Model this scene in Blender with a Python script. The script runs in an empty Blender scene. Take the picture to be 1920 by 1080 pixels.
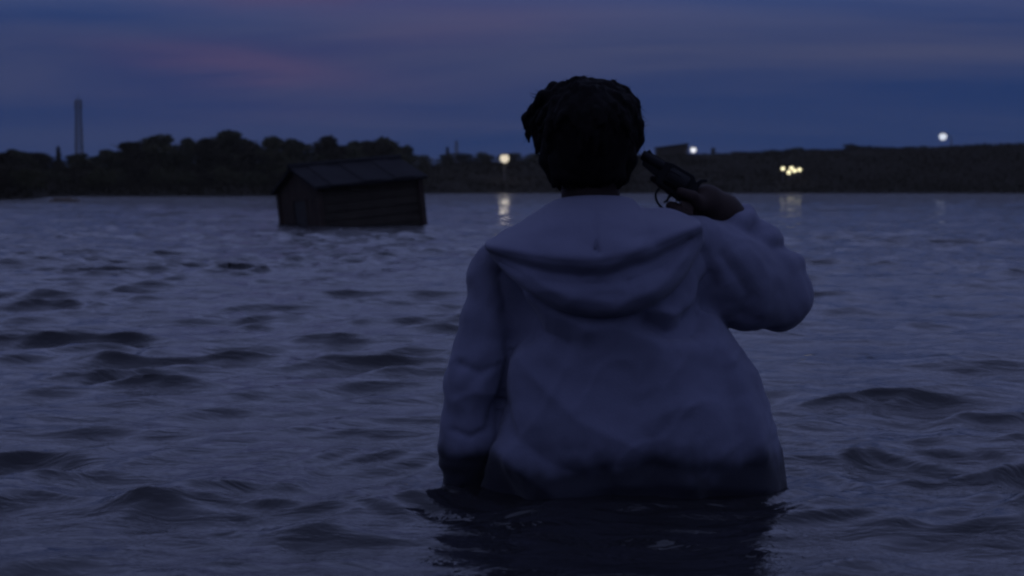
import bpy, bmesh, math, random
import numpy as np
from mathutils import Vector, Matrix

R = math.radians
random.seed(7)
rng = np.random.default_rng(7)
scene = bpy.context.scene
C = scene.collection

# ------------------------------------------------------------------ camera
CAM_H = 0.603
FPX = 2637.0                       # focal length in pixels of a 1920 wide frame
PITCH = math.atan(190.0 / FPX)
cam_d = bpy.data.cameras.new('camera')
cam = bpy.data.objects.new('camera', cam_d)
C.objects.link(cam)
cam.location = (0, 0, CAM_H)
cam.rotation_euler = (R(90) - PITCH, 0, 0)
cam_d.sensor_width = 36
cam_d.lens = 36 * FPX / 1920
cam_d.clip_start = 0.05
cam_d.clip_end = 9000
cam_d.dof.use_dof = True
cam_d.dof.focus_distance = 3.1
cam_d.dof.aperture_fstop = 5.6
scene.camera = cam

# ------------------------------------------------------------------ sky
SUN_EL, SUN_ROT = R(-3.2), R(200)
world = bpy.data.worlds.new('World')
scene.world = world
world.use_nodes = True
wt = world.node_tree
wt.nodes.clear()


def NW(t, kind, ins=None, **kw):
    n = t.nodes.new(kind)
    for k, v in kw.items():
        setattr(n, k, v)
    for k, v in (ins or {}).items():
        s = n.inputs[k]
        if isinstance(v, bpy.types.NodeSocket):
            t.links.new(v, s)
        else:
            s.default_value = v
    return n


def M_(t, op, a, b=None, c=None, clamp=False):
    n = NW(t, 'ShaderNodeMath', {0: a}, operation=op, use_clamp=clamp)
    for i, v in ((1, b), (2, c)):
        if v is not None:
            if isinstance(v, bpy.types.NodeSocket):
                t.links.new(v, n.inputs[i])
            else:
                n.inputs[i].default_value = v
    return n.outputs[0]


def MIX(t, f, a, b, mode='MIX'):
    n = NW(t, 'ShaderNodeMix', data_type='RGBA', blend_type=mode)
    for s, v in ((n.inputs[0], f), (n.inputs[6], a), (n.inputs[7], b)):
        if isinstance(v, bpy.types.NodeSocket):
            t.links.new(v, s)
        else:
            s.default_value = v if not isinstance(v, tuple) or len(v) == 4 else (*v, 1)
    return n.outputs[2]


def RANGE(t, v, a, b, c=0.0, d=1.0, smooth=True):
    n = NW(t, 'ShaderNodeMapRange', {0: v, 1: a, 2: b, 3: c, 4: d})
    if smooth:
        n.interpolation_type = 'SMOOTHSTEP'
    return n.outputs[0]


sky = NW(wt, 'ShaderNodeTexSky', sky_type='NISHITA', sun_disc=False)
sky.sun_elevation = SUN_EL
sky.sun_rotation = SUN_ROT
sky.air_density = 1.0
sky.dust_density = 1.0
sky.ozone_density = 3.0
tc = NW(wt, 'ShaderNodeTexCoord')
sep = NW(wt, 'ShaderNodeSeparateXYZ', {0: tc.outputs['Generated']})
dx, dy, dz = sep.outputs
zc = M_(wt, 'MAXIMUM', dz, 0.0)
den = M_(wt, 'ADD', zc, 0.10)
u = M_(wt, 'DIVIDE', dx, den)
v = M_(wt, 'DIVIDE', dy, den)
# sheets of high cloud on a plane overhead, drawn out across the view
vec = NW(wt, 'ShaderNodeCombineXYZ', {0: M_(wt, 'MULTIPLY', u, 0.55), 1: v, 2: 0.0}).outputs[0]
n1 = NW(wt, 'ShaderNodeTexNoise', {'Vector': vec, 'Scale': 0.55, 'Detail': 5.0, 'Roughness': 0.5, 'Distortion': 0.5}).outputs[0]
vec2 = NW(wt, 'ShaderNodeCombineXYZ', {0: M_(wt, 'MULTIPLY', u, 0.6), 1: v, 2: 7.3}).outputs[0]
n2 = NW(wt, 'ShaderNodeTexNoise', {'Vector': vec2, 'Scale': 0.9, 'Detail': 4.0, 'Roughness': 0.55, 'Distortion': 0.8}).outputs[0]
veil = RANGE(wt, n1, 0.36, 0.68)
up = RANGE(wt, dz, 0.025, 0.13)
veil = M_(wt, 'MULTIPLY', veil, M_(wt, 'MULTIPLY_ADD', up, 0.8, 0.2))


def streak(az, el, tilt, la, le):
    """a long soft bar of cloud hanging in one direction of the sky (degrees)"""
    a = M_(wt, 'ARCTAN2', dx, dy)
    da = M_(wt, 'SUBTRACT', a, R(az))
    de = M_(wt, 'SUBTRACT', M_(wt, 'ARCSINE', dz), R(el))
    wob = M_(wt, 'MULTIPLY', M_(wt, 'SUBTRACT', n2, 0.5), R(2.0))
    de = M_(wt, 'ADD', M_(wt, 'SUBTRACT', de, M_(wt, 'MULTIPLY', da, tilt)), wob)
    e = M_(wt, 'ADD', M_(wt, 'POWER', M_(wt, 'ABSOLUTE', M_(wt, 'DIVIDE', da, R(la))), 2.0),
           M_(wt, 'POWER', M_(wt, 'ABSOLUTE', M_(wt, 'DIVIDE', de, R(le))), 2.0))
    return M_(wt, 'EXPONENT', M_(wt, 'MULTIPLY', e, -1.0))


pink = M_(wt, 'ADD', M_(wt, 'ADD', streak(-11.5, 5.0, -0.07, 4.6, 0.6), streak(-8.5, 7.7, -0.04, 5.5, 0.75)),
          M_(wt, 'ADD', M_(wt, 'MULTIPLY', streak(-1.5, 6.6, 0.10, 7.0, 0.9), 0.45), M_(wt, 'ADD', M_(wt, 'MULTIPLY', streak(30, 9, 0.05, 9, 1.6), 0.7), M_(wt, 'MULTIPLY', streak(-9, 3.7, 0.0, 9, 1.7), 0.28))))
pn = RANGE(wt, n2, 0.25, 0.6, 0.45, 1.0)
high_pink = M_(wt, 'MULTIPLY', RANGE(wt, n2, 0.47, 0.66), RANGE(wt, dz, 0.13, 0.3))
pink = M_(wt, 'MINIMUM', M_(wt, 'ADD', M_(wt, 'MULTIPLY', pink, pn), M_(wt, 'MULTIPLY', high_pink, 0.35)), 1.0)

SKY_GAIN = 0.12
base = MIX(wt, 1.0, sky.outputs[0], (0.62, 0.86, 1.25, 1), 'MULTIPLY')
col = MIX(wt, 0.85, base, (0.06, 0.29, 1.24, 1))        # a thin even overcast softens the glow
col = MIX(wt, veil, col, (0.60, 0.64, 1.25, 1))
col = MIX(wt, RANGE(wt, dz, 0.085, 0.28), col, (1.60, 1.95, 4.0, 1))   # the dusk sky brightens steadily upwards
col = MIX(wt, M_(wt, 'MULTIPLY', pink, 0.70), col, (0.71, 0.49, 1.16, 1))
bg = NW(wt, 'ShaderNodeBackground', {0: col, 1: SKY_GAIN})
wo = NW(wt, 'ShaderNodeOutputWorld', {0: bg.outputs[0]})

# the sun is just down: only a trace of its light, very soft
sun_d = bpy.data.lights.new('sun', 'SUN')
sun_d.energy = 0.02
sun_d.angle = R(40)
sun_d.color = (1.0, 0.8, 0.75)
sun = bpy.data.objects.new('sun', sun_d)
C.objects.link(sun)
sd = Vector((math.sin(SUN_ROT), math.cos(SUN_ROT), math.tan(R(14)))).normalized()
sun.rotation_euler = (-sd).to_track_quat('-Z', 'Y').to_euler()

vs = scene.view_settings
vs.view_transform = 'Standard'
vs.look = 'None'
vs.exposure = 0.0
vs.gamma = 1.0
vs.use_curve_mapping = False
scene.render.engine = 'CYCLES'
scene.cycles.use_denoising = True
scene.cycles.max_bounces = 6
scene.cycles.volume_bounces = 0
scene.cycles.pixel_filter_type = 'BLACKMAN_HARRIS'
scene.cycles.filter_width = 2.4          # the photograph is a soft video frame


# ------------------------------------------------------------------ helpers
def at(px, py, Y):
    """world point at depth Y seen at pixel (px, py) of the 1920x1080 photograph"""
    a = (px - 960) / FPX
    b = (540 - py) / FPX
    cp, sp = math.cos(PITCH), math.sin(PITCH)
    d = (a, cp + b * sp, -sp + b * cp)
    s = Y / d[1]
    return Vector((d[0] * s, Y, CAM_H + d[2] * s))


def mat(name, color, rough=0.8, var=0.25, scale=8.0, bump=0.0, bscale=60.0, metallic=0.0, spec=0.5, coat=0.0):
    m = bpy.data.materials.new(name)
    m.use_nodes = True
    t = m.node_tree
    b = t.nodes['Principled BSDF']
    o = NW(t, 'ShaderNodeTexCoord').outputs['Object']
    n = NW(t, 'ShaderNodeTexNoise', {'Vector': o, 'Scale': scale, 'Detail': 5.0, 'Roughness': 0.6}).outputs[0]
    k = RANGE(t, n, 0.25, 0.75, 1 - var, 1 + var, smooth=False)
    mul = NW(t, 'ShaderNodeVectorMath', {0: color, 3: k}, operation='SCALE').outputs[0]
    t.links.new(mul, b.inputs['Base Color'])
    b.inputs['Roughness'].default_value = rough
    b.inputs['Metallic'].default_value = metallic
    b.inputs['Specular IOR Level'].default_value = spec
    b.inputs['Coat Weight'].default_value = coat
    if bump:
        n3 = NW(t, 'ShaderNodeTexNoise', {'Vector': o, 'Scale': bscale, 'Detail': 3.0}).outputs[0]
        bp = NW(t, 'ShaderNodeBump', {'Height': n3, 'Strength': 1.0, 'Distance': bump})
        t.links.new(bp.outputs[0], b.inputs['Normal'])
    return m


def emit(name, color, strength):
    m = bpy.data.materials.new(name)
    m.use_nodes = True
    t = m.node_tree
    t.nodes.clear()
    e = NW(t, 'ShaderNodeEmission', {0: (*color, 1), 1: strength})
    NW(t, 'ShaderNodeOutputMaterial', {0: e.outputs[0]})
    return m


def link(name, me, m, parent=None, smooth=True):
    if m is not None:
        me.materials.clear()
        me.materials.append(m)
    if smooth:
        me.polygons.foreach_set('use_smooth', np.ones(len(me.polygons), bool))
    o = bpy.data.objects.new(name, me)
    C.objects.link(o)
    o.parent = parent
    return o


def pydata(name, v, f):
    me = bpy.data.meshes.new(name)
    me.from_pydata([tuple(p) for p in v], [], f)
    me.update()
    return me


def grid_mesh(name, P):
    """P: (rows, cols, 3) array -> quad grid mesh, fast"""
    r, c, _ = P.shape
    me = bpy.data.meshes.new(name)
    idx = np.arange(r * c).reshape(r, c)
    q = np.stack([idx[:-1, :-1], idx[:-1, 1:], idx[1:, 1:], idx[1:, :-1]], -1).reshape(-1, 4)
    return raw_mesh(me, P.reshape(-1, 3), q)


def raw_mesh(me, V, Q):
    me.vertices.add(len(V))
    me.vertices.foreach_set('co', np.ascontiguousarray(V, np.float32).ravel())
    k = Q.shape[1]
    me.loops.add(len(Q) * k)
    me.loops.foreach_set('vertex_index', np.ascontiguousarray(Q, np.int32).ravel())
    me.polygons.add(len(Q))
    me.polygons.foreach_set('loop_start', np.arange(len(Q), dtype=np.int32) * k)
    me.update(calc_edges=True)
    me.validate()
    return me


def tag(o, label=None, cat=None, group=None, kind=None):
    for k, v in (('label', label), ('category', cat), ('group', group), ('kind', kind)):
        if v:
            o[k] = v
    return o


def empty(name, loc=(0, 0, 0), rot=(0, 0, 0)):
    o = bpy.data.objects.new(name, None)
    o.empty_display_size = 0.1
    o.location = loc
    o.rotation_euler = rot
    C.objects.link(o)
    return o


class MB:
    """collects simple solids into one mesh"""
    def __init__(s):
        s.v, s.f = [], []

    def box(s, lo, hi, mtx=None):
        b = len(s.v)
        for z in (lo[2], hi[2]):
            for x, y in ((lo[0], lo[1]), (hi[0], lo[1]), (hi[0], hi[1]), (lo[0], hi[1])):
                p = Vector((x, y, z))
                s.v.append(mtx @ p if mtx else p)
        for q in ((0, 3, 2, 1), (4, 5, 6, 7), (0, 1, 5, 4), (1, 2, 6, 5), (2, 3, 7, 6), (3, 0, 4, 7)):
            s.f.append(tuple(b + i for i in q))
        return s

    def tube(s, pts, rad, seg=8, cap=True):
        pts = [Vector(p) for p in pts]
        if not hasattr(rad, '__len__'):
            rad = [rad] * len(pts)
        b = len(s.v)
        ref = None
        for i, p in enumerate(pts):
            d = (pts[min(i + 1, len(pts) - 1)] - pts[max(i - 1, 0)]).normalized()
            if ref is None:
                ref = d.orthogonal().normalized()
            ref = (ref - d * ref.dot(d)).normalized()
            w = d.cross(ref)
            for k in range(seg):
                a = 2 * math.pi * k / seg
                s.v.append(p + (ref * math.cos(a) + w * math.sin(a)) * rad[i])
        for i in range(len(pts) - 1):
            for k in range(seg):
                k2 = (k + 1) % seg
                s.f.append((b + i * seg + k, b + i * seg + k2, b + (i + 1) * seg + k2, b + (i + 1) * seg + k))
        if cap:
            s.f.append(tuple(b + k for k in reversed(range(seg))))
            e = b + (len(pts) - 1) * seg
            s.f.append(tuple(e + k for k in range(seg)))
        return s

    def prism(s, poly, lo, hi, fn):
        """poly in 2D extruded lo..hi; fn(a, b, c) -> point"""
        b = len(s.v)
        n = len(poly)
        for c in (lo, hi):
            for a, h in poly:
                s.v.append(fn(a, h, c))
        s.f.append(tuple(b + i for i in reversed(range(n))))
        s.f.append(tuple(b + n + i for i in range(n)))
        for i in range(n):
            j = (i + 1) % n
            s.f.append((b + i, b + j, b + n + j, b + n + i))
        return s

    def ball(s, c, r, seg=14, rings=9, sc=(1, 1, 1)):
        b = len(s.v)
        c = Vector(c)
        for i in range(rings + 1):
            th = math.pi * i / rings
            for k in range(seg):
                a = 2 * math.pi * k / seg
                s.v.append(c + Vector((math.sin(th) * math.cos(a) * r * sc[0], math.sin(th) * math.sin(a) * r * sc[1], math.cos(th) * r * sc[2])))
        for i in range(rings):
            for k in range(seg):
                k2 = (k + 1) % seg
                s.f.append((b + i * seg + k, b + (i + 1) * seg + k, b + (i + 1) * seg + k2, b + i * seg + k2))
        return s

    def build(s, name, m, parent=None, smooth=False):
        return link(name, pydata(name, s.v, s.f), m, parent, smooth)


def bevel(o, w, seg=2):
    md = o.modifiers.new('bevel', 'BEVEL')
    md.width = w
    md.segments = seg
    md.limit_method = 'ANGLE'
    return o


# value noise on arrays
def _hash(i, j, k):
    n = (i * 374761393 + j * 668265263 + k * 2147483647) & 0xffffffff
    n = ((n ^ (n >> 13)) * 1274126177) & 0xffffffff
    return ((n ^ (n >> 16)) & 0xffff) / 65535.0


def vnoise(x, y, z):
    x, y, z = (np.asarray(a, np.float64) for a in (x, y, z))
    i, j, k = (np.floor(a).astype(np.int64) for a in (x, y, z))
    fx, fy, fz = x - i, y - j, z - k
    fx, fy, fz = (f * f * (3 - 2 * f) for f in (fx, fy, fz))
    r = 0
    for a in (0, 1):
        for b in (0, 1):
            for c in (0, 1):
                w = (fx if a else 1 - fx) * (fy if b else 1 - fy) * (fz if c else 1 - fz)
                r = r + w * _hash(i + a, j + b, k + c)
    return r * 2 - 1


# ------------------------------------------------------------------ signed distance modelling (one continuous skin)
class Field:
    def __init__(s, lo, hi, h):
        s.h = h
        s.lo = np.array(lo, float)
        n = np.ceil((np.array(hi) - s.lo) / h).astype(int) + 1
        s.n = n
        s.F = np.full(n, 0.06, np.float32)
        s.ax = [s.lo[i] + np.arange(n[i]) * h for i in range(3)]

    def sl(s, lo, hi):
        r = []
        for i in range(3):
            a = max(0, int((lo[i] - s.lo[i]) / s.h) - 1)
            b = min(s.n[i], int((hi[i] - s.lo[i]) / s.h) + 2)
            if b <= a:
                return None
            r.append(slice(a, b))
        return tuple(r)

    def grid(s, sl):
        return (s.ax[0][sl[0]][:, None, None], s.ax[1][sl[1]][None, :, None], s.ax[2][sl[2]][None, None, :])

    def add(s, sl, d, k):
        f = s.F[sl]
        if k <= 0:
            s.F[sl] = np.minimum(f, d)
            return
        hh = np.clip(0.5 + 0.5 * (f - d) / k, 0, 1)
        s.F[sl] = f * (1 - hh) + d * hh - k * hh * (1 - hh)

    def cap(s, p0, p1, r0, r1, k=0.01):
        p0, p1 = np.array(p0, float), np.array(p1, float)
        m = max(r0, r1) + 0.03
        sl = s.sl(np.minimum(p0, p1) - m, np.maximum(p0, p1) + m)
        if sl is None:
            return
        X, Y, Z = s.grid(sl)
        ab = p1 - p0
        L = max(ab @ ab, 1e-9)
        t = np.clip(((X - p0[0]) * ab[0] + (Y - p0[1]) * ab[1] + (Z - p0[2]) * ab[2]) / L, 0, 1)
        d = np.sqrt((X - p0[0] - t * ab[0]) ** 2 + (Y - p0[1] - t * ab[1]) ** 2 + (Z - p0[2] - t * ab[2]) ** 2) - (r0 + (r1 - r0) * t)
        s.add(sl, d, k)

    def chain(s, pts, rad, k=0.01):
        for i in range(len(pts) - 1):
            s.cap(pts[i], pts[i + 1], rad[i], rad[i + 1], k)

    def ell(s, c, r, rot=None, k=0.01):
        c = np.array(c, float)
        m = max(r) + 0.03
        sl = s.sl(c - m, c + m)
        if sl is None:
            return
        X, Y, Z = s.grid(sl)
        x, y, z = X - c[0], Y - c[1], Z - c[2]
        if rot is not None:
            Q = np.array(rot)
            x, y, z = (Q[0][i] * x + Q[1][i] * y + Q[2][i] * z for i in range(3))
        q = np.sqrt((x / r[0]) ** 2 + (y / r[1]) ** 2 + (z / r[2]) ** 2)
        q2 = np.sqrt((x / r[0] ** 2) ** 2 + (y / r[1] ** 2) ** 2 + (z / r[2] ** 2) ** 2) + 1e-6
        s.add(sl, q * (q - 1) / q2, k)

    def loft(s, zs, cx, cy, a, b, k=0.01, p=2.3):
        zs = np.array(zs)
        o = np.argsort(zs)
        zs, cx, cy, a, b = zs[o], *(np.array(q)[o] for q in (cx, cy, a, b))
        sl = s.sl((min(cx - a) - .04, min(cy - b) - .04, zs[0] - .04), (max(cx + a) + .04, max(cy + b) + .04, zs[-1] + .04))
        X, Y, Z = s.grid(sl)
        zz = np.clip(Z, zs[0], zs[-1])

        def itp(val):
            # smooth interpolation along the height
            z0 = np.linspace(zs[0], zs[-1], 160)
            w = np.interp(z0, zs, val)
            ker = np.ones(9) / 9
            w = np.convolve(np.pad(w, 4, 'edge'), ker, 'valid')
            return np.interp(zz, z0, w)
        A, B = itp(a), itp(b)
        q = (np.abs((X - itp(cx)) / A) ** p + np.abs((Y - itp(cy)) / B) ** p) ** (1 / p)
        d = (q - 1) * np.minimum(A, B)
        over = np.abs(Z - zz) + 0 * d
        d = np.where(over > 1e-6, np.maximum(d, over), d)
        s.add(sl, d, k)

    def mesh(s, name):
        F, n = s.F, s.n
        ins = F < 0
        cn = n - 1
        cnt = np.zeros(cn, np.int8)
        for a in (0, 1):
            for b in (0, 1):
                for c in (0, 1):
                    cnt += ins[a:a + cn[0], b:b + cn[1], c:c + cn[2]]
        act = np.argwhere((cnt > 0) & (cnt < 8))
        acc = np.zeros((len(act), 3))
        num = np.zeros(len(act))
        offs = [(a, b, c) for a in (0, 1) for b in (0, 1) for c in (0, 1)]
        for o1 in offs:
            for axis in range(3):
                if o1[axis]:
                    continue
                o2 = list(o1)
                o2[axis] = 1
                i1 = act + np.array(o1)
                i2 = act + np.array(o2)
                f1 = F[i1[:, 0], i1[:, 1], i1[:, 2]]
                f2 = F[i2[:, 0], i2[:, 1], i2[:, 2]]
                m = (f1 < 0) != (f2 < 0)
                t = np.where(m, f1 / np.where(m, f1 - f2, 1), 0)
                p = np.array(o1) + np.zeros((len(act), 3))
                p[:, axis] = t
                acc[m] += p[m]
                num[m] += 1
        V = s.lo + (act + acc / num[:, None]) * s.h
        ids = np.full(cn, -1, np.int32)
        ids[act[:, 0], act[:, 1], act[:, 2]] = np.arange(len(act))
        Q = []
        for axis in range(3):
            sl0 = [slice(None)] * 3
            sl1 = [slice(None)] * 3
            sl0[axis] = slice(0, -1)
            sl1[axis] = slice(1, None)
            e = np.argwhere(ins[tuple(sl0)] != ins[tuple(sl1)])
            o = [i for i in range(3) if i != axis]
            e = e[(e[:, o[0]] > 0) & (e[:, o[1]] > 0) & (e[:, o[0]] < cn[o[0]]) & (e[:, o[1]] < cn[o[1]])]
            flip = ins[e[:, 0], e[:, 1], e[:, 2]]
            if axis == 1:
                flip = ~flip
            quad = []
            for a, b in ((-1, -1), (0, -1), (0, 0), (-1, 0)):
                g = e.copy()
                g[:, o[0]] += a
                g[:, o[1]] += b
                quad.append(ids[g[:, 0], g[:, 1], g[:, 2]])
            quad = np.stack(quad, 1)
            quad[~flip] = quad[~flip][:, ::-1]
            Q.append(quad)
        me = bpy.data.meshes.new(name)
        return raw_mesh(me, V, np.concatenate(Q))


def mesh_arrays(me):
    V = np.empty(len(me.vertices) * 3, np.float32)
    N = np.empty(len(me.vertices) * 3, np.float32)
    me.vertices.foreach_get('co', V)
    me.vertices.foreach_get('normal', N)
    return V.reshape(-1, 3).astype(float), N.reshape(-1, 3).astype(float)


def set_co(me, V):
    me.vertices.foreach_set('co', np.ascontiguousarray(V, np.float32).ravel())
    me.update()


# ------------------------------------------------------------------ materials
m_mud = mat('muddy_ground', (0.015, 0.013, 0.009), 0.95, 0.35, 0.6, 0.05, 6.0, spec=0.05)
m_leaf = [mat('foliage_%d' % i, c, 0.9, 0.4, 0.8, spec=0.05) for i, c in enumerate(((0.04, 0.04, 0.018), (0.034, 0.036, 0.018), (0.015, 0.013, 0.007)))]
m_bark = mat('bark', (0.09, 0.07, 0.05), 0.95, 0.3, 4.0)
m_plank = mat('weathered_planks', (0.027, 0.022, 0.016), 0.9, 0.35, 3.0, 0.004, 30.0, spec=0.2)
m_plank2 = mat('stained_boards', (0.032, 0.022, 0.017), 0.9, 0.35, 3.0, 0.004, 30.0, spec=0.2)
m_roof = mat('roof_sheets', (0.015, 0.015, 0.017), 0.9, 0.3, 2.0, 0.003, 20.0, spec=0.1)
m_dark = mat('dark_opening', (0.015, 0.014, 0.012), 0.9, 0.2)
m_steel = mat('painted_steel', (0.03, 0.033, 0.036), 0.7, 0.2)
m_post = mat('lamp_post_paint', (0.06, 0.06, 0.06), 0.6, 0.2)
m_gun = mat('blued_steel', (0.009, 0.009, 0.010), 0.6, 0.2, 40, spec=0.14)
m_grip = mat('walnut_grip', (0.05, 0.025, 0.015), 0.5, 0.3, 60)
m_skin = mat('skin', (0.030, 0.019, 0.016), 0.7, 0.12, 20, 0.0006, 300, spec=0.2)
m_hair = mat('black_hair', (0.006, 0.005, 0.005), 0.8, 0.3, 60, spec=0.08)
m_trouser = mat('dark_trousers', (0.02, 0.022, 0.03), 0.9, 0.2)
m_eye = mat('eye_white', (0.6, 0.58, 0.55), 0.3, 0.1)


def hoodie_material():
    m = bpy.data.materials.new('grey_cotton_fleece')
    m.use_nodes = True
    t = m.node_tree
    b = t.nodes['Principled BSDF']
    o = NW(t, 'ShaderNodeTexCoord').outputs['Object']
    n = NW(t, 'ShaderNodeTexNoise', {'Vector': o, 'Scale': 7.0, 'Detail': 4.0}).outputs[0]
    f = NW(t, 'ShaderNodeTexNoise', {'Vector': o, 'Scale': 420.0, 'Detail': 2.0}).outputs[0]
    k = M_(t, 'ADD', RANGE(t, n, 0.3, 0.7, 0.88, 1.1, False), RANGE(t, f, 0.3, 0.7, -0.05, 0.05, False))
    dry = NW(t, 'ShaderNodeVectorMath', {0: (0.128, 0.133, 0.188), 3: k}, operation='SCALE').outputs[0]
    # soaked cloth: a ragged tide mark where water has climbed up the fabric
    z = NW(t, 'ShaderNodeSeparateXYZ', {0: o}).outputs[2]
    n2 = NW(t, 'ShaderNodeTexNoise', {'Vector': o, 'Scale': 6.0, 'Detail': 3.0}).outputs[0]
    wet = RANGE(t, M_(t, 'MULTIPLY_ADD', M_(t, 'SUBTRACT', n2, 0.5), 0.20, z), 0.045, 0.11, 1.0, 0.0)
    wc = NW(t, 'ShaderNodeVectorMath', {0: dry, 3: 0.13}, operation='SCALE').outputs[0]
    t.links.new(MIX(t, wet, dry, wc), b.inputs['Base Color'])
    t.links.new(RANGE(t, wet, 0, 1, 0.92, 0.7, False), b.inputs['Roughness'])
    b.inputs['Specular IOR Level'].default_value = 0.12
    b.inputs['Sheen Weight'].default_value = 0.12
    bp = NW(t, 'ShaderNodeBump', {'Height': M_(t, 'ADD', f, n), 'Strength': 0.5, 'Distance': 0.002})
    t.links.new(bp.outputs[0], b.inputs['Normal'])
    return m


m_hoodie = hoodie_material()

# ------------------------------------------------------------------ ground: lake bed, far bank, levee
AZ_PX = [-900, 0, 55, 85, 150, 300, 520, 650, 800, 1000, 1920, 2900]
SH_Y = [58, 63, 67, 81, 86.5, 87.5, 89, 104, 122, 126, 127, 122]


def shore_y(x, y):
    px = 960 + FPX * x / np.maximum(y, 5)
    return np.interp(px, AZ_PX, SH_Y)


LEVEE_PX = [-900, 0, 700, 900, 1200, 1300, 1450, 1700, 1920, 2900]
LEVEE_H = [1.6, 1.7, 2.2, 2.9, 3.6, 3.75, 4.05, 4.45, 4.8, 5.4]


def ground_z(x, y):
    x = np.asarray(x, float)
    y = np.asarray(y, float)
    s = shore_y(x, y)
    px = 960 + FPX * x / np.maximum(y, 5)
    lev = np.interp(px, LEVEE_PX, LEVEE_H)
    t = y - s
    bed = np.clip(t * 0.06, -0.88, 0)
    bank = np.clip(t / 2.2, 0, 1) * 0.55 + np.clip((t - 2) / 16, 0, 1) ** 1.0 * (lev - 0.55)
    z = np.where(t < 0, bed, bank)
    nz = vnoise(x * 0.35, y * 0.35, 0 * x) * 0.14 + vnoise(x * 1.1, y * 1.1, 0 * x + 3) * 0.07
    z = z + nz * np.clip(t / 4, 0, 1)
    back = np.clip((t - 26) / 40, 0, 1)
    z = z * (1 - back) + 1.5 * back
    return np.where(y < 8, -0.88, z)


ys = np.concatenate([[-3000, -600, -100, -20, 0, 4, 7.9, 8.1], np.linspace(15, 58, 20), np.arange(59, 165, 0.8), np.geomspace(166, 3500, 40)])
us = np.concatenate([np.linspace(-12, -1.05, 16)[:-1], np.linspace(-1.0, 1.0, 300), np.linspace(1.05, 12, 16)])
gx = us[None, :] * (40 + np.maximum(ys, 0) * 0.25)[:, None] * np.where(np.abs(us) > 1.02, 1.0, 1.0)[None, :]
gy = np.repeat(ys[:, None], len(us), 1)
P = np.stack([gx, gy, ground_z(gx, gy)], -1)
ground = tag(link('ground', grid_mesh('ground', P), m_mud), kind='structure')


# ------------------------------------------------------------------ water
PX0, PY0 = at(1150, 940, 2.85).x, 2.85          # where the figure stands


def water_mesh():
    rows = [-60, -25, -10, -4, -1.5, -0.3, 0.4, 0.8]
    y = 1.0
    while y < 131:
        rows.append(y)
        y += max(0.0115, 0.0062 * y)
    rows += [133, 140, 150]
    y = np.array(rows)
    inner = np.linspace(-1, 1, 781)
    outer = np.geomspace(1.03, 40, 18)
    s = np.concatenate([-outer[::-1], inner, outer])
    W = 1.6 + 0.52 * np.maximum(y, 0)
    X = s[None, :] * W[:, None]
    Y = np.repeat(y[:, None], len(s), 1)
    dxs = np.gradient(X, axis=1)
    dys = np.gradient(Y, axis=0)
    sp = np.maximum(np.abs(dxs), np.abs(dys) * 0.9)
    H = np.zeros_like(X)
    DX = np.zeros_like(X)
    DY = np.zeros_like(X)
    r = np.random.default_rng(21)
    lam = np.concatenate([r.uniform(0.9, 1.9, 8), r.uniform(0.42, 0.9, 14), r.uniform(0.2, 0.42, 24), r.uniform(0.09, 0.2, 20)])
    for L in lam:
        spread = 0.34 if L > 0.42 else 0.52
        th = R(-90 + 9) + r.normal(0, spread)                # running towards the camera
        k = 2 * math.pi / L
        slope = 0.013 if L > 0.9 else 0.027 if L > 0.42 else 0.068 if L > 0.2 else 0.056
        a = slope / k * r.uniform(0.6, 1.3)
        ph = r.uniform(0, 6.28)
        w = np.clip(L / (sp * 2.6) - 0.6, 0, 1)
        kx, ky = k * math.cos(th), k * math.sin(th)
        # groups: wave trains come and go
        gph = r.uniform(0, 6.28, 2)
        env = 0.55 + 0.45 * np.sin(X * (1.1 / L * 0.5) * r.uniform(.5, 1) + gph[0]) * np.sin(Y * 0.45 / L * r.uniform(.5, 1) + gph[1])
        arg = kx * X + ky * Y + ph
        A = a * w * env * 1.25
        H += A * np.cos(arg)
        DX -= A * math.cos(th) * np.sin(arg) * 1.35
        DY -= A * math.sin(th) * np.sin(arg) * 1.35
    # gusts leave smoother and rougher patches
    g1 = vnoise(X * 0.9, Y * 0.8, X * 0) * 0.5 + vnoise(X * 2.6 + 9, Y * 2.6, X * 0 + 4) * 0.6
    g1 = np.clip((g1 + 0.12) / 0.75, 0, 1)
    patch = 0.74 + 0.85 * g1 * g1 * (3 - 2 * g1) + 0.12 * vnoise(X * 0.2, Y * 0.12, X * 0)
    near = np.clip((sp - 0.5) / 2, 0, 1)
    H = H * patch
    # rings and chop pushed out by the wading figure
    ex, ey = (X - PX0 - 0.02) / 0.34, (Y - PY0) / 0.24
    q = np.sqrt(ex * ex + ey * ey)
    rr = (q - 1) * 0.27
    ang = np.arctan2(ey, ex)
    nz = vnoise(X * 9, Y * 9, X * 0 + 5)
    ring = np.exp(-np.clip(rr, 0, 9) / 0.30) * np.clip(rr / 0.03 + 0.4, 0, 1)
    H += ring * (0.0065 * np.sin(2 * math.pi * rr / 0.085 + 2.0 * nz + 0.7 * np.sin(3 * ang)) + 0.004 * nz)
    calm = np.exp(-np.clip(q - 1, 0, 9) ** 2 / 0.5)
    H *= 1 - 0.15 * calm
    P = np.stack([X + DX * patch * (1 - near), Y + DY * patch * (1 - near), H * (1 - near)], -1)
    return grid_mesh('water', P)


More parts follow.
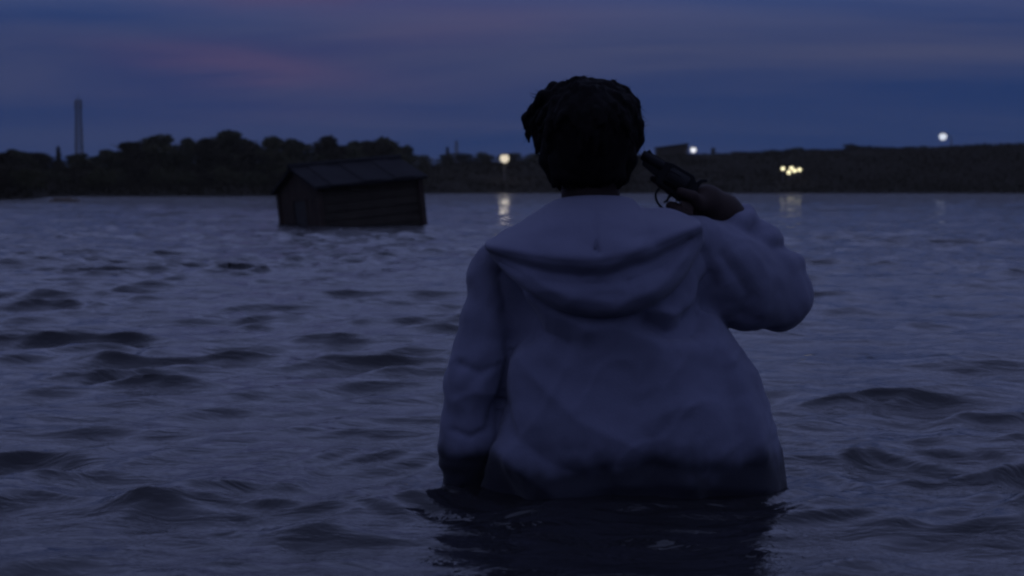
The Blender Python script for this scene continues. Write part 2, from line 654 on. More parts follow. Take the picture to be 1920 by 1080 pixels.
def water_material():
    m = bpy.data.materials.new('murky_lake_water')
    m.use_nodes = True
    t = m.node_tree
    b = t.nodes['Principled BSDF']
    g = NW(t, 'ShaderNodeNewGeometry').outputs['Position']
    b.inputs['Base Color'].default_value = (0.014, 0.0135, 0.0145, 1)
    b.inputs['Roughness'].default_value = 0.06
    b.inputs['IOR'].default_value = 1.333
    mp = NW(t, 'ShaderNodeMapping', {'Vector': g, 'Rotation': (0, 0, R(8)), 'Scale': (1.0, 2.2, 1.0)}).outputs[0]
    a1 = NW(t, 'ShaderNodeTexNoise', {'Vector': mp, 'Scale': 7.0, 'Detail': 4.0, 'Roughness': 0.6, 'Distortion': 0.6}).outputs[0]
    mq = NW(t, 'ShaderNodeMapping', {'Vector': g, 'Rotation': (0, 0, R(-6)), 'Scale': (1.0, 2.8, 1.0)}).outputs[0]
    a2 = NW(t, 'ShaderNodeTexNoise', {'Vector': mq, 'Scale': 1.9, 'Detail': 3.0, 'Roughness': 0.55, 'Distortion': 0.5}).outputs[0]
    a3 = NW(t, 'ShaderNodeTexNoise', {'Vector': mq, 'Scale': 0.75, 'Detail': 2.0, 'Roughness': 0.5, 'Distortion': 0.4}).outputs[0]
    yy = NW(t, 'ShaderNodeSeparateXYZ', {0: g}).outputs[1]
    # the mesh carries the waves near by; farther out, where its cells grow too coarse, relief takes over
    hgt = M_(t, 'ADD', M_(t, 'MULTIPLY', a1, 0.0095), M_(t, 'MULTIPLY', M_(t, 'MULTIPLY', a2, RANGE(t, yy, 5, 16)), 0.085))
    hgt = M_(t, 'ADD', hgt, M_(t, 'MULTIPLY', M_(t, 'MULTIPLY', a3, RANGE(t, yy, 14, 45)), 0.16))
    bp = NW(t, 'ShaderNodeBump', {'Height': hgt, 'Strength': 1.0, 'Distance': 1.0})
    t.links.new(bp.outputs[0], b.inputs['Normal'])
    return m


water = tag(link('water', water_mesh(), water_material()), kind='structure')


# ------------------------------------------------------------------ trees and shrubs on the far bank
def crown_mesh(seed, h, w, n, leaf, base=0.12, cone=False):
    r = np.random.default_rng(seed)
    lobes = []
    k = 9 if not cone else 7
    for i in range(k):
        f = (i + 0.5) / k
        zz = h * (base + (0.92 - base) * f)
        rad = w * 0.5 * ((1 - f) ** 0.8 if cone else math.sin(math.pi * (0.30 + 0.58 * f)) ** 0.6)
        a = i * 2.4 + r.uniform(0, 1)
        off = rad * r.uniform(0.15, 0.6) * (0.4 if cone else 1)
        lobes.append((off * math.cos(a), off * math.sin(a), zz, max(rad * r.uniform(0.55, 0.8), w * .09), h * r.uniform(0.12, 0.19)))
    V, Q = [], []
    for i in range(n):
        lx, ly, lz, lr, lh = lobes[r.integers(k)]
        d = r.normal(size=3)
        d /= np.linalg.norm(d)
        s = r.uniform(0.35, 1.0) ** 0.5 * (1.25 if r.random() < 0.10 else 1.0)
        c = np.array([lx + d[0] * lr * s, ly + d[1] * lr * s, max(lz + d[2] * lh * s, h * 0.02)])
        u_ = r.normal(size=3)
        u_ /= np.linalg.norm(u_)
        v_ = np.cross(u_, r.normal(size=3))
        v_ /= np.linalg.norm(v_)
        sz = leaf * r.uniform(0.6, 1.4)
        b = len(V)
        V += [c - u_ * sz, c - v_ * sz * 0.45, c + u_ * sz, c + v_ * sz * 0.45]
        Q.append((b, b + 1, b + 2, b + 3))
    me = bpy.data.meshes.new('crown')
    return raw_mesh(me, np.array(V), np.array(Q))


def trunk_mesh(seed, h, w):
    r = random.Random(seed)
    mb = MB()
    tr = 0.025 * h + 0.03
    top = Vector((r.uniform(-.1, .1) * w, r.uniform(-.1, .1) * w, h * 0.72))
    mid = Vector((r.uniform(-.06, .06) * w, r.uniform(-.06, .06) * w, h * 0.32))
    mb.tube([(0, 0, -0.3), mid, top], [tr, tr * 0.7, tr * 0.2], 7)
    for i in range(6):
        f = 0.25 + 0.1 * i
        p = mid.lerp(top, max(0, (f - .32) / .4))
        a = i * 2.4 + r.uniform(0, 1)
        e = p + Vector((math.cos(a) * w * 0.34, math.sin(a) * w * 0.34, h * r.uniform(0.12, 0.22)))
        mb.tube([p, p.lerp(e, 0.5) + Vector((0, 0, -0.03 * h)), e], [tr * 0.45, tr * 0.3, tr * 0.1], 5)
    return pydata('trunk', mb.v, mb.f)


CROWN = {}
for i in range(5):
    CROWN['round', i] = (crown_mesh(40 + i, 1.0, 1.0, 4200, 0.045, 0.03), trunk_mesh(60 + i, 1.0, 1.0))
for i in range(2):
    CROWN['cone', i] = (crown_mesh(50 + i, 1.0, 0.6, 1500, 0.036, 0.03, True), trunk_mesh(80 + i, 1.0, 0.4))
for i in range(4):
    CROWN['bush', i] = (crown_mesh(70 + i, 1.0, 1.5, 1800, 0.06, 0.0), trunk_mesh(90 + i, 0.8, 1.0))
for k_, (c_, t_) in CROWN.items():
    t_.materials.append(m_bark)
ORD = ['first', 'second', 'third', 'fourth', 'fifth', 'sixth', 'seventh', 'eighth', 'ninth', 'tenth', 'eleventh', 'twelfth',
       'thirteenth', 'fourteenth', 'fifteenth', 'sixteenth', 'seventeenth', 'eighteenth', 'nineteenth', 'twentieth',
       'twenty-first', 'twenty-second', 'twenty-third', 'twenty-fourth', 'twenty-fifth', 'twenty-sixth', 'twenty-seventh', 'twenty-eighth']
plant_i = 0


def plant(name, kind, px, top, wpx, Y, label, cat, group):
    """a tree or shrub standing on the bank, its top seen at (px, top)"""
    global plant_i
    plant_i += 1
    n = {'round': 5, 'cone': 2, 'bush': 4}[kind]
    cm, tm = CROWN[kind, plant_i % n]
    p = at(px, top, Y)
    z0 = float(ground_z(p.x, Y))
    h = max(p.z - z0, 0.4) / 0.97
    w = (1.25 if kind == 'round' else 1.0) * wpx / FPX * Y / {'round': 1.0, 'cone': 0.6, 'bush': 1.5}[kind]
    t = empty(name, (p.x, Y, z0), (0, 0, plant_i * 1.7))
    t.scale = (w, w, h)
    tag(t, label, cat, group)
    cr = bpy.data.objects.new('crown', cm)
    tk = bpy.data.objects.new('trunk' if kind != 'bush' else 'stem', tm)
    for q in (cr, tk):
        C.objects.link(q)
        q.parent = t
    if not cm.materials:
        cm.materials.append(m_leaf[plant_i % 3])
    return t


# tall grove left of and behind the hut (px, top, width, distance)
grove = [(212, 283, 62, 99), (250, 268, 78, 100), (297, 255, 84, 101), (350, 261, 52, 103), (392, 262, 62, 100), (426, 250, 96, 102), (463, 268, 56, 101),
         (508, 258, 68, 102), (557, 264, 76, 104), (615, 259, 66, 106), (655, 268, 66, 112), (698, 266, 76, 118), (728, 261, 62, 120), (754, 276, 56, 122)]
for i, a in enumerate(grove):
    plant('broadleaf_tree', 'round', *a, 'dark rounded tree of the tall grove on the left bank, %s from the left' % ORD[i], 'tree', 'trees of the tall grove')
low = [(4, 287, 60, 92), (36, 282, 52, 97), (74, 287, 56, 100), (146, 289, 52, 104), (180, 294, 44, 105)]
for i, a in enumerate(low):
    plant('low_tree', 'round', *a, 'low dark tree on the far left bank near the mast, %s from the left edge' % ORD[i], 'tree', 'low trees on the far left')
plant('conical_tree', 'cone', 109, 276, 30, 104, 'small pointed tree rising above the low trees left of the mast', 'tree', None)
mid = [(792, 292, 54, 140), (836, 288, 46, 142), (870, 288, 62, 143), (908, 287, 60, 143), (958, 288, 70, 145), (1004, 287, 60, 145), (1048, 288, 60, 146), (1130, 290, 70, 146), (1200, 292, 60, 146)]
for i, a in enumerate(mid):
    plant('bank_bush', 'bush', *a, ('dark bush on the far bank around the warm lamp, %s from the hut' if i < 6 else 'dark bush on the far bank hidden behind the head, %s from the hut') % ORD[i], 'bush', 'bushes along the middle bank')
plant('conical_tree', 'cone', 839, 276, 22, 141, 'small pointed tree rising above the bushes between hut and warm lamp', 'tree', None)
crest = [(1385, 286, 40, 150), (1448, 281, 44, 150), (1492, 277, 52, 150), (1530, 281, 40, 150), (1600, 271, 56, 151), (1645, 277, 44, 151), (1700, 276, 36, 151), (1845, 272, 60, 151)]
for i, a in enumerate(crest):
    plant('levee_bush', 'bush', *a, 'low bush on the crest of the right hand levee, %s from the shed' % ORD[i], 'bush', 'bushes on the levee crest')
front = []
for i in range(26):
    px = 10 + i * 31 + random.uniform(-8, 8)
    d = float(np.interp(px, AZ_PX, SH_Y)) + 2.2 + random.uniform(0, 3)
    front.append((px, random.uniform(312, 326) + (6 if px < 190 else 0), random.uniform(46, 70), d))
for i, a in enumerate(front):
    plant('waterside_shrub', 'bush', *a, 'low shrub at the water edge under the left hand trees, %s from the left' % ORD[i], 'shrub', 'shrubs along the left waterline')


def grass_stuff():
    """rough grass over the bank and levee"""
    r = np.random.default_rng(3)
    n = 42000
    px = r.uniform(-150, 2080, n)
    t = r.uniform(0.3, 24, n)
    Y = np.interp(px, AZ_PX, SH_Y) + t
    X = (px - 960) / FPX * Y
    Z = ground_z(X, Y)
    hgt = r.uniform(0.2, 0.5, n) * (0.7 + 0.5 * vnoise(X * .4, Y * .4, X * 0))
    a = r.uniform(0, 6.28, n)
    w = r.uniform(0.05, 0.12, n)
    lean = r.normal(0, 0.12, (n, 2))
    b0 = np.stack([X - np.cos(a) * w, Y - np.sin(a) * w, Z - 0.05], 1)
    b1 = np.stack([X + np.cos(a) * w, Y + np.sin(a) * w, Z - 0.05], 1)
    tp = np.stack([X + lean[:, 0], Y + lean[:, 1], Z + hgt], 1)
    V = np.stack([b0, b1, tp], 1).reshape(-1, 3)
    me = raw_mesh(bpy.data.meshes.new('bank_grass'), V, np.arange(3 * n).reshape(-1, 3))
    o = link('bank_grass', me, m_leaf[2], smooth=False)
    tag(o, 'rough dark grass covering the far bank and the levee', 'grass', kind='stuff')


grass_stuff()


# ------------------------------------------------------------------ lattice masts
def lattice_mast(px, top, bot, Y, wtop, wbot, label, bar=0.10, head=True):
    tp, bp_ = at(px, top, Y), at(px, bot, Y)
    z0 = float(ground_z(bp_.x, Y))
    Ht = tp.z - z0
    root = empty('lattice_mast', (bp_.x, Y, z0), (0, 0, 0.25))
    tag(root, label, 'mast')
    ht, hb = wtop / 2, wbot / 2

    def corner(i, f):
        w = hb + (ht - hb) * f
        sx, sy = ((-1, -1), (1, -1), (1, 1), (-1, 1))[i]
        return Vector((sx * w, sy * w, Ht * f))
    for i in range(4):
        MB().tube([corner(i, 0), corner(i, 1)], [bar * 1.4, bar], 6).build('leg', m_steel, root)
    nb = 14
    for b in range(nb):
        mb = MB()
        f0, f1 = b / nb, (b + 1) / nb
        for i in range(4):
            j = (i + 1) % 4
            mb.tube([corner(i, f0), corner(j, f1)], bar * 0.6, 5)
            mb.tube([corner(j, f0), corner(i, f1)], bar * 0.6, 5)
            mb.tube([corner(i, f1), corner(j, f1)], bar * 0.6, 5)
        mb.build('brace', m_steel, root)
    if head:
        for k, f in enumerate((0.90, 0.94, 0.98)):
            for i in range(4):
                c = corner(i, f) * 1.0
                MB().box((c.x * 1.25 - 0.10, c.y * 1.25 - 0.10, c.z - 0.30), (c.x * 1.25 + 0.10, c.y * 1.25 + 0.10, c.z + 0.30)).build('antenna_panel', m_steel, root)
        MB().tube([(0, 0, Ht), (0, 0, Ht + 1.2)], [0.08, 0.03], 6).build('lightning_rod', m_steel, root)
    return root


lattice_mast(149, 188, 300, 240, 0.72, 1.4, 'tall thin lattice mast standing behind the low trees at far left')
lattice_mast(856, 264, 300, 420, 0.6, 1.1, 'small faint distant mast above the bushes left of the warm lamp', 0.06, False)


# ------------------------------------------------------------------ half sunken hut
def hut():
    Y = 21.7
    # local frame: x along the long wall, y along the gable wall away, z up
    yaw = R(30)
    c = at(604, 424, Y)                          # near corner at the waterline
    base = empty('sunken_hut', (c.x, Y, 0))
    base.rotation_euler = Matrix.Rotation(yaw, 3, 'Z').to_4x4().to_euler()
    tilt = Matrix.Rotation(R(-6), 4, 'Y')        # lists to the left
    base.matrix_world = Matrix.Translation((c.x, Y, 0)) @ tilt @ Matrix.Rotation(yaw, 4, 'Z')
    tag(base, 'small dark wooden hut with pitched roof, half sunk and leaning in the lake', 'hut')
    L, W = 1.74, 1.68
    zb, ze = -0.9, 0.61
    rise = 0.31
    nb = 11
    bw = (ze - zb) / nb
    # long walls of overlapping boards, each board slightly out of line
    r = random.Random(4)
    for side in (0, 1):
        y0 = 0 if side == 0 else W
        wl = MB()
        wl.box((0.02, y0 + (0.02 if side == 0 else -0.05), zb), (L - 0.02, y0 + (0.05 if side == 0 else -0.02), ze))
        wo_ = wl.build('wall', m_plank, base)
        for b in range(nb):
            z = zb + b * bw
            j = r.uniform(-0.006, 0.006)
            s = -1 if side == 0 else 1
            m_ = MB().prism([(0, z), (s * (0.022 + j), z), (s * 0.008, z + bw - 0.008), (0, z + bw - 0.008)], 0.03 + r.uniform(0, .01), L - 0.03 - r.uniform(0, .012),
                            lambda a, h, cc, y0=y0, s=s: Vector((cc, y0 - s * -0.0 + a + (0.018 if side == 0 else -0.018), h)))
            m_.build('board', m_plank, wo_)
    for end in (0, 1):
        x0 = 0 if end == 0 else L
        s = 1 if end == 0 else -1
        poly = [(0.02, zb), (W - 0.02, zb), (W - 0.02, ze), (W / 2, ze + rise - 0.02), (0.02, ze)]
        g = MB().prism(poly, x0 + s * 0.02, x0 + s * 0.05, lambda a, h, cc: Vector((cc, a, h))).build('gable_wall', m_plank2, base)
        nv = 12
        for b in range(nv):
            a0 = 0.03 + b * (W - 0.06) / nv
            a1 = a0 + (W - 0.06) / nv - 0.012
            if end == 0 and 0.50 < (a0 + a1) / 2 < 1.12:
                z0 = 0.42                                     # boards above the doorway only
            else:
                z0 = zb
            zt = [ze + rise * (1 - abs(q - W / 2) / (W / 2)) - 0.03 for q in (a0, a1)]
            d = 0.02 + r.uniform(0, 0.008)
            MB().prism([(a0, z0), (a1, z0), (a1, zt[1]), (a0, zt[0])], x0 + s * (0.02 - d), x0 + s * 0.018, lambda a, h, cc: Vector((cc, a, h))).build('board', m_plank2, g)
        if end == 0:
            dr = MB().box((0.004, 0.54, zb), (0.019, 1.08, 0.41)).build('door', m_dark, base)
            for y in (0.50, 1.08):
                MB().box((-0.02, y, zb), (0.018, y + 0.05, 0.44)).build('door_frame', m_plank2, dr)
            MB().tube([(-0.02, 0.62, 0.05), (-0.02, 0.62, 0.13)], 0.01, 6).build('handle', m_steel, dr)
    for (x, y) in ((0, 0), (L, 0), (0, W), (L, W)):
        MB().box((x - 0.045, y - 0.045, zb), (x + 0.045, y + 0.045, ze - 0.01)).build('corner_post', m_plank2, base)
    # roof: two slopes of lapped sheets
    ov, ox = 0.12, 0.10
    sl = math.atan2(rise, W / 2)
    for side in (0, 1):
        s = 1 if side == 0 else -1
        yb = -ov if side == 0 else W + ov
        zb_ = ze - ov * math.tan(sl)
        roof = MB().prism([(yb, zb_), (W / 2, ze + rise), (W / 2, ze + rise + 0.03), (yb, zb_ + 0.03)], -ox, L + ox, lambda a, h, cc: Vector((cc, a, h))).build('roof', m_roof, base)
        nsh = 7
        for q in range(nsh):
            xa = -ox + q * (L + 2 * ox) / nsh
            xb = xa + (L + 2 * ox) / nsh + (0.03 if q < nsh - 1 else 0)
            k = 0.034 + (q % 2) * 0.014 + r.uniform(0, 0.004)
            e = r.uniform(-0.03, 0.03)
            ya = yb - s * (0.02 + e)
            za = zb_ - (0.02 + e) * math.tan(sl)
            MB().prism([(ya, za + k), (W / 2, ze + rise + k), (W / 2, ze + rise + k + 0.01), (ya, za + k + 0.01)], xa, xb, lambda a, h, cc: Vector((cc, a, h))).build('roof_sheet', m_roof, roof)
    MB().tube([(-ox - .02, W / 2, ze + rise + 0.05), (L + ox + .02, W / 2, ze + rise + 0.05)], 0.05, 8).build('ridge_cap', m_roof, base)


hut()


# ------------------------------------------------------------------ shed, posts on the levee
def shed():
    Y = 152
    a, b = at(1232, 292, Y), at(1290, 292, Y)
    z0 = float(ground_z((a.x + b.x) / 2, Y)) - 0.2
    L = b.x - a.x
    zl, zr = at(1232, 276, Y).z - z0, at(1290, 268, Y).z - z0
    t = empty('field_shed', (a.x, Y, z0))
    tag(t, 'small dark shed with a sloping roof on the bank right of the head', 'shed')
    MB().prism([(0, 0), (L, 0), (L, zr - 0.12), (0, zl - 0.12)], 0, 2.2, lambda p, h, c: Vector((p, c, h))).build('wall', m_plank, t)
    MB().prism([(-0.1, zl - 0.12), (L + 0.1, zr - 0.11), (L + 0.1, zr), (-0.1, zl)], -0.25, 2.45, lambda p, h, c: Vector((p, c, h))).build('roof', m_roof, t)
    MB().box((0.5, -0.04, 0.1), (1.3, -0.003, zl - 0.4)).build('door', m_dark, t)


shed()
p = at(1337, 292, 151)
z0 = float(ground_z(p.x, 151))
po = empty('marker_post', (p.x, 151, z0 - 0.3))
tag(po, 'short dark post with a small board on the levee right of the cool lamp', 'post')
hh = at(1337, 277, 151).z - z0 + 0.3
MB().tube([(0, 0, 0), (0, 0, hh)], 0.09, 8).build('pole', m_post, po)
MB().box((-0.22, -0.14, hh - 0.62), (0.22, -0.095, hh - 0.02)).build('board', m_plank, po)


# ------------------------------------------------------------------ lamps
def lamp(px, py, Y, r, color, strength, label, name='street_lamp', arm=0.0, group=None, power=None):
    c = at(px, py, Y)
    z0 = float(ground_z(c.x + arm, Y))
    t = empty(name, (c.x + arm, Y, z0))
    tag(t, label, 'lamp', group)
    hz = c.z - z0
    if arm:
        MB().tube([(0, 0, -0.3), (0, 0, hz * 0.8), (-arm * 0.2, 0, hz + 0.1), (-arm, 0, hz + r * 0.8 + 0.08)], [0.09, 0.06, 0.05, 0.04], 8).build('pole', m_post, t)
    else:
        MB().tube([(0, 0, -0.3), (0, 0, hz - r * 0.9)], [0.06, 0.045], 8).build('pole', m_post, t)
    MB().tube([(-arm, 0, hz + r * 0.75), (-arm, 0, hz + r * 1.0), (-arm, 0, hz + r * 1.15)], [r * 0.95, r * 0.7, r * 0.2], 14).build('hood', m_post, t)
    MB().ball((-arm, 0, hz), r).build('bulb', emit('glow_' + name, color, strength), t, True)
    if power:
        ld = bpy.data.lights.new('lamp_light', 'POINT')
        ld.energy = power
        ld.color = color
        ld.shadow_soft_size = r * 1.05
        lo = bpy.data.objects.new('lamp_light', ld)
        C.objects.link(lo)
        lo.parent = t
        lo.location = (-arm, -r * 1.4, hz)


lamp(946, 297, 131, 0.42, (1.0, 0.88, 0.68), 0.8, 'warm glowing street lamp on the far bank left of the head', power=40)
lamp(1300, 281, 149, 0.30, (0.92, 0.93, 1.0), 1.1, 'cool white lamp beside the shed on the levee crest', arm=-0.8)
lamp(1768, 256, 152, 0.40, (0.80, 0.86, 1.0), 0.9, 'tall pale lamp standing above the levee at far right', arm=0.9)
for i, (x, y) in enumerate(((1468, 316), (1479, 323), (1484, 315), (1490, 320), (1499, 318))):
    lamp(x, y, 130.5 + i * 0.2, 0.17, (1.0, 0.9, 0.55), 1.9, 'small yellow lantern on the levee slope, %s from the left of the cluster' % ORD[i], 'path_lantern', group='yellow lanterns on the levee slope')

# ------------------------------------------------------------------ floating log
c = at(122, 379, 57)
lg = empty('floating_log', (c.x, 57, 0.0), (0, 0, 0.15))
tag(lg, 'dark log floating off the far left bank', 'log')
MB().tube([(-0.62, 0, -0.02), (-0.3, 0.02, 0.03), (0.2, 0, 0.03), (0.6, -0.03, 0.0)], [0.08, 0.13, 0.12, 0.07], 9).build('log', m_bark, lg, True)
MB().tube([(0.1, 0, 0.1), (0.24, 0.02, 0.3)], [0.04, 0.02], 6).build('branch_stub', m_bark, lg)
MB().tube([(-0.35, 0, 0.1), (-0.45, -0.02, 0.22)], [0.035, 0.02], 6).build('branch_stub', m_bark, lg)

# ------------------------------------------------------------------ the person
person = empty('person', (PX0, PY0, -0.88))
tag(person, 'person in a pale hooded sweatshirt standing waist deep, back turned, arm raised to head', 'person')


def adopt(o, parent):
    """parent while keeping the world-space mesh where it is"""
    o.parent = parent
    o.matrix_parent_inverse = (Matrix.Translation((PX0, PY0, -0.88))).inverted()
    return o


def A(px, py, Y):
    return np.array(at(px, py, Y))


# revolver frame: a forward, b up, c towards the far side
GA = R(30)
gf = np.array([-math.cos(GA), 0, math.sin(GA)])
gu = np.array([math.sin(GA), 0, math.cos(GA)])
gr = np.array([0, 1.0, 0])
GY = 2.90
GS = 1.14
GO = A(1252, 333, GY) - 0.030 * gf - 0.02 * gu


def G(a, b, c=0.0):
    return GO + (gf * a + gu * b + gr * c) * GS


head_c = A(1103, 256, 2.865)
hx, hy, hz_ = head_c


def build_body():
    f = Field((PX0 - 0.42, 2.60, -0.90), (PX0 + 0.46, 3.10, 0.88), 0.0042)
    # skull, face, jaw
    f.ell(head_c + (0, -0.012, 0.022), (0.076, 0.096, 0.088), k=0.0)
    f.ell(head_c + (0, 0.030, -0.030), (0.064, 0.066, 0.085), k=0.03)
    f.ell(head_c + (0, 0.062, -0.088), (0.030, 0.024, 0.024), k=0.03)
    f.cap(head_c + (0, 0.094, 0.012), head_c + (0, 0.112, -0.026), 0.008, 0.014, 0.012)      # nose
    f.cap(head_c + (-0.012, 0.098, -0.028), head_c + (0.012, 0.098, -0.028), 0.010, 0.010, 0.008)
    f.cap(head_c + (-0.020, 0.086, -0.056), head_c + (0.020, 0.086, -0.056), 0.006, 0.006, 0.006)  # lips
    f.cap(head_c + (-0.017, 0.085, -0.066), head_c + (0.017, 0.085, -0.066), 0.007, 0.007, 0.004)
    f.cap(head_c + (-0.042, 0.078, 0.024), head_c + (0.042, 0.078, 0.024), 0.012, 0.012, 0.02)   # brow
    for s in (-1, 1):                                                                             # ears
        f.ell(head_c + (s * 0.082, 0.0, -0.005), (0.010, 0.020, 0.033), k=0.008)
    # neck
    nb = A(1110, 415, 2.87)
    f.cap(head_c + (0, -0.01, -0.05), nb, 0.056, 0.062, 0.02)
    # trunk
    zz = [A(0, y, 2.86)[2] for y in (405, 440, 480, 560, 680, 800, 900, 960)]
    cx = [A(x, 500, 2.86)[0] for x in (1115, 1120, 1125, 1135, 1145, 1150, 1150, 1150)]
    f.loft(zz, cx, [2.87] * 8, [0.06, 0.115, 0.145, 0.14, 0.135, 0.13, 0.145, 0.155], [0.055, 0.065, 0.075, 0.085, 0.09, 0.09, 0.095, 0.10], 0.02)
    hipz = -0.08
    mx = cx[-1]
    f.ell((mx, 2.87, -0.06), (0.17, 0.115, 0.13), k=0.03)
    for s in (-1, 1):
        f.chain([(mx + s * 0.085, 2.87, -0.10), (mx + s * 0.10, 2.90, -0.46), (mx + s * 0.105, 2.86, -0.80)], [0.088, 0.058, 0.040], 0.02)
        f.cap((mx + s * 0.103, 2.852, -0.56), (mx + s * 0.105, 2.85, -0.66), 0.056, 0.046, 0.02)
        f.cap((mx + s * 0.105, 2.85, -0.845), (mx + s * 0.115, 3.02, -0.855), 0.036, 0.026, 0.02)
        for q in range(5):
            f.cap((mx + s * (0.09 + 0.012 * q), 3.02, -0.862), (mx + s * (0.092 + 0.012 * q), 3.05 - 0.004 * q, -0.866), 0.010, 0.009, 0.004)
    # left arm, hanging into the water
    f.chain([A(985, 495, 2.875), A(905, 690, 2.85), A(882, 900, 2.865)], [0.046, 0.036, 0.026], 0.02)
    w = A(885, 905, 2.88)
    f.cap(w, w + (0.004, 0.012, -0.075), 0.026, 0.033, 0.015)
    f.cap(w + (0.0, -0.012, -0.02), w + (0.004, 0.034, -0.08), 0.022, 0.016, 0.015)
    for q, (dy_, ln) in enumerate(((0.036, .070), (0.014, .080), (-0.008, .075), (-0.028, .060))):
        b0 = w + (0.004, dy_ * 0.8, -0.085)
        f.chain([b0, b0 + (0.006, 0.004, -ln * .5), b0 + (0.022, 0.006, -ln)], [0.0095, 0.0085, 0.0075], 0.003)
    f.chain([w + (0.01, 0.03, -0.03), w + (0.026, 0.052, -0.062), w + (0.03, 0.056, -0.095)], [0.014, 0.011, 0.009], 0.006)
    # right arm, folded up to the head
    sh, el = A(1285, 492, 2.87), A(1462, 552, 2.96)
    wr = A(1327, 376, 2.915)
    f.chain([sh, el], [0.048, 0.040], 0.02)
    f.chain([el, A(1408, 458, 2.96), A(1356, 398, 2.93), wr], [0.046, 0.042, 0.035, 0.029], 0.02)
    # right hand closed on the grip
    f.cap(wr, G(-0.048, -0.008, 0.018), 0.030, 0.027, 0.012)
    f.cap(wr, G(-0.026, 0.016, 0.022), 0.026, 0.016, 0.012)
    f.ell(G(-0.050, -0.026, 0.022), (0.030, 0.013, 0.034), rot=[gf, gr, gu], k=0.012)
    f.cap(G(-0.060, 0.012, 0.002), G(-0.046, 0.008, -0.010), 0.020, 0.015, 0.010)            # web of the thumb
    f.chain([G(-0.050, 0.004, -0.010), G(-0.028, 0.010, -0.021), G(-0.004, 0.006, -0.022)], [0.014, 0.0115, 0.0095], 0.004)
    f.chain([G(-0.024, 0.000, 0.026), G(0.008, 0.001, 0.021), G(0.030, 0.003, 0.017), G(0.048, 0.004, 0.014)], [0.011, 0.0092, 0.0082, 0.0072], 0.004)   # index along the frame
    for q, (a, b) in enumerate(((-0.028, -0.020), (-0.036, -0.038), (-0.045, -0.055))):       # curled fingers
        sz = (1.0, 0.96, 0.85)[q]
        f.chain([G(a - 0.012, b, 0.026), G(a + 0.016 * sz, b - 0.002, 0.020), G(a + 0.024 * sz, b - 0.004, -0.002), G(a + 0.010 * sz, b - 0.004, -0.020), G(a - 0.010 * sz, b - 0.002, -0.020)],
                [0.012 * sz, 0.011 * sz, 0.0102 * sz, 0.0095 * sz, 0.0085 * sz], 0.002)
    me = f.mesh('body')
    return me


body = adopt(link('body', build_body(), m_skin), person)
for s in (-1, 1):
    adopt(MB().ball(head_c + np.array((s * 0.031, 0.079, 0.008)), 0.0125).build('eye', m_eye, None, True), person)


